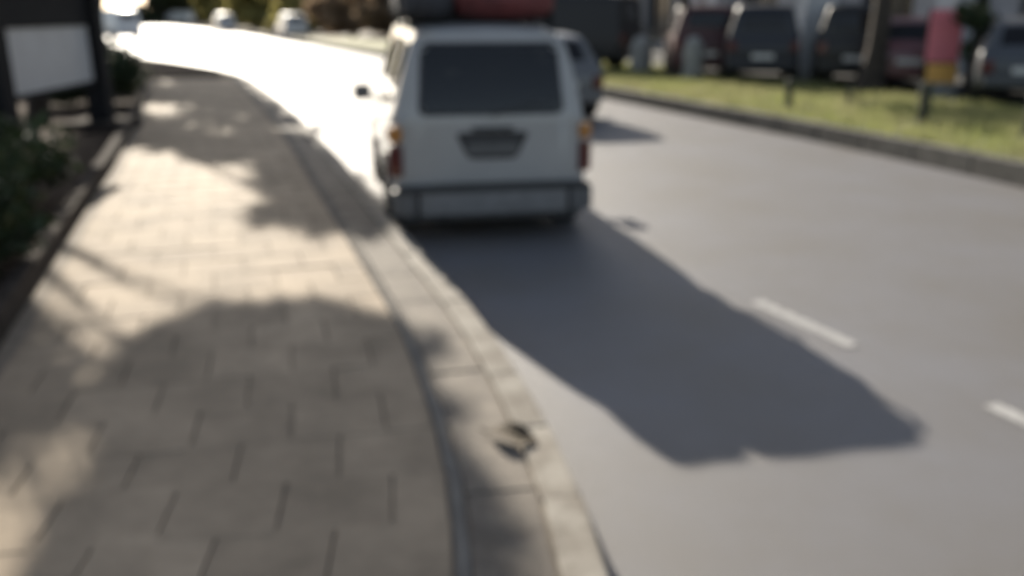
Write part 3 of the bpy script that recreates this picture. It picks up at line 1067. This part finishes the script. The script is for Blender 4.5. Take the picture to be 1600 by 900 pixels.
# ------------------------------------------------------------------ buildings on the right
def building(p0, p1, h, depth, wallm, label, bays, floors=3, ground=3.2, colm=None, pier=.9, gl=.3):
    """p0 -> p1 front line seen from the road; wall is piers and bands standing proud of the glazing plane"""
    p0, p1 = Vector((*p0, VERGE_Z)), Vector((*p1, VERGE_Z))
    d = p1 - p0
    L = d.length
    root = empty('building', p0, math.atan2(d.y, d.x))
    tag(root, label, 'building')
    # local: x along the front, +y away from the road is negative side -> the road lies at +y
    mb = MB()
    mb.box((L / 2, -depth / 2 - .3, h / 2), (L, depth, h))
    bw = L / bays
    fh = (h - ground) / max(1, floors - 1)
    for k in range(bays + 1):
        x = min(max(k * bw, pier / 2), L - pier / 2)
        mb.box((x, -.152, h / 2), (pier, .3, h - .02))
    zs = [(0, .45)] + [(ground - .5, ground + .75)] + [(ground + fh * q - .55, ground + fh * q + .75) for q in range(1, floors - 1)] + [(h - .7, h)]
    for a, b in zs:
        for k in range(bays):
            x0 = pier if k == 0 else k * bw + pier / 2
            x1 = L - pier if k == bays - 1 else (k + 1) * bw - pier / 2
            mb.box(((x0 + x1) / 2, -.16, (a + b) / 2), (x1 - x0, .28, b - a))
    mb.build('wall', wallm, root)
    MB().box((L / 2, -depth / 2 + .05, h + .12), (L + .5, depth + .7, .22), 0, .03).build('roof', M['concrete'], root)
    spans = [(.45, ground - .5)] + [(ground + fh * q + .75, (ground + fh * (q + 1) - .55) if q < floors - 2 else h - .7) for q in range(floors - 1)]
    for fi, (a, b) in enumerate(spans):
        for k in range(bays):
            x0 = (pier if k == 0 else k * bw + pier / 2)
            x1 = (L - pier if k == bays - 1 else (k + 1) * bw - pier / 2)
            m_ = MB()
            t = .07
            xm, zm = (x0 + x1) / 2, (a + b) / 2
            m_.box((xm, -.24, a + t / 2), (x1 - x0, .08, t)).box((xm, -.24, b - t / 2), (x1 - x0, .08, t))
            nm = 2 if fi else 3
            for q in range(nm + 1):
                xx = x0 + t / 2 + (x1 - x0 - t) * q / nm
                m_.box((xx, -.238, zm), (t, .076, b - a - 2 * t))
            fo = m_.build('shop_window' if fi == 0 else 'window', M['frame_dark'], root)
            MB().box((xm, -.27, zm), (x1 - x0 - .02, .02, b - a - .02)).build('pane', M['wglass'], fo)
            if fi:
                MB().box((xm, -.0, a - .05), (x1 - x0 + .1, .18, .07), 0, .01).build('sill', M['concrete'], fo)
    if colm is not None:
        for x in colm:
            MB().box((x, .42, ground / 2 + .1), (.72, .72, ground + .3), 0, .03).box((x, .42, .1), (.86, .86, .3), 0, .02).build('column', M['column'], root)
        MB().box((L / 2, .35, ground + .42), (L, 1.1, .3), 0, .03).build('canopy', M['column'], root)
    return root


building((20.5, 15.0), (13.6, 24.5), 8.5, 8, M['wall_beige'], 'beige rendered building at the right edge of the view', 3)
building((13.5, 24.8), (7.2, 38.5), 9.5, 8, M['wall_grey'], 'grey building with pale columns along its shopfront', 5, colm=[1.6, 7.3, 12.4])
building((7.1, 38.8), (1.0, 55.0), 8.0, 8, M['wall_dark'], 'darkest grey building farthest along the parking strip', 5)

# ------------------------------------------------------------------ trees at the left, out of the top of the frame
GL = 'shade trees along the left of the pavement'
def over(targets, z0, z1, r, seed):
    """bough positions up-sun of the patches of ground they shade"""
    g = random.Random(seed)
    out = []
    for x, y in targets:
        z = g.uniform(z0, z1)
        k = (z - PAVE_Z) / SDIR.z
        out.append(((x + SDIR.x * k, y + SDIR.y * k, z), r * g.uniform(.85, 1.15)))
    return out


TA = [(-1.5, 4.5), (-1.1, 4.65), (-.85, 4.3), (-1.5, 3.9), (-1.1, 3.85), (-.78, 3.7), (-1.25, 3.3), (-1.0, 3.2), (-.7, 3.1), (-.45, 2.7),
      (-1.1, 2.6), (-.9, 2.5), (-.5, 2.1), (-1.5, 1.6), (-1.1, 1.8), (-.2, 1.9), (-.7, 1.5), (-1.4, 1.3), (-.3, 1.3), (-2.72, 4.2), (-2.55, 3.5)]
TB = [(-1.6, 7.8), (-1.9, 8.6), (-2.2, 9.4), (-1.95, 9.0), (-2.5, 10.5), (-2.9, 11.5), (-3.7, 11.3), (-4.5, 12.4), (-3.6, 12.9), (-3.2, 12.4), (-5.1, 13.5), (-4.3, 14.2), (-3.9, 14.9),
      (-5.3, 15.3), (-4.7, 16.2), (-5.7, 16.8), (-5.0, 17.2), (-5.9, 14.6), (-5.6, 12.6)]
TC = [(-5.8, 18.4), (-6.6, 18.6), (-6.2, 19.8), (-7.2, 20.3), (-6.9, 21.6), (-7.9, 22.4), (-7.7, 23.6), (-8.7, 24.6), (-8.5, 25.9), (-9.5, 26.9), (-9.8, 28.4), (-10.9, 29.6), (-11.6, 31.0), (-12.6, 32.4),
      (-7.9, 19.2), (-8.8, 21.6), (-10.0, 24.6), (-11.2, 27.4)]
tree((-7.7, 14.6, PAVE_Z), 8, 2.2, (1.4, .8, 5.9), .13, 'shade tree directly behind the bus shelter post', M['leaf'], 81, GL, per=2300, leaf=.13, boughs=over(TA, 5.4, 6.6, .50, 1))
tree((-11.6, 25.0, PAVE_Z), 9, 3.0, (2.6, 0.0, 6.2), .24, 'shade tree far behind the bus shelter', M['leaf'], 82, GL, per=1300, leaf=.14, boughs=over(TB, 5.6, 7.0, .62, 2))
tree((-16.9, 37.0, PAVE_Z), 9, 3.0, (3.4, 0, 6.4), .26, 'shade tree left of the bend in the road', M['leaf'], 83, GL, per=1000, leaf=.18, boughs=over(TC, 5.8, 7.2, .85, 3))

# ------------------------------------------------------------------ trees beyond the far bend
GF = 'trees beyond the far bend'
far = [(622, 70, 3.2, 2.6, 'brown', 'reddish brown bushy tree right behind the white van'),
       (560, 66, 3.4, 2.8, 'brown', 'brown tree nearest the white van beyond the bend'),
       (510, 60, 3.6, 3.0, 'brown', 'tall brown tree behind the nearest silver car at the bend'),
       (430, 52, 4.0, 3.4, 'olive', 'olive tree left of the brown trees beyond the bend'),
       (385, 46, 4.2, 3.8, 'olive', 'brightest olive tree in the middle of the far bank'),
       (330, 40, 4.5, 4.0, 'olive', 'olive tree behind the small silver car'),
       (270, 36, 5.0, 4.5, 'green', 'green tree at the far left of the bank'),
       (225, 38, 5.0, 4.5, 'green', 'green tree behind the white van at the bend')]
for i, (u, v_, hc, r, c, lab) in enumerate(far):
    b = gp(u, v_)
    b = b + Vector((0.25, 1, 0)).normalized() * 5
    k = max(1.0, b.y / 62)
    r2 = r * (k ** .5)
    tree(b, hc + r, r2, (0, 0, hc * .62), .22, lab, M['leaf_' + c] if c != 'green' else M['leaf'], 100 + i, GF, per=520, leaf=.22 * k ** .5, nclump=17, name='roadside_tree', flat=.95)
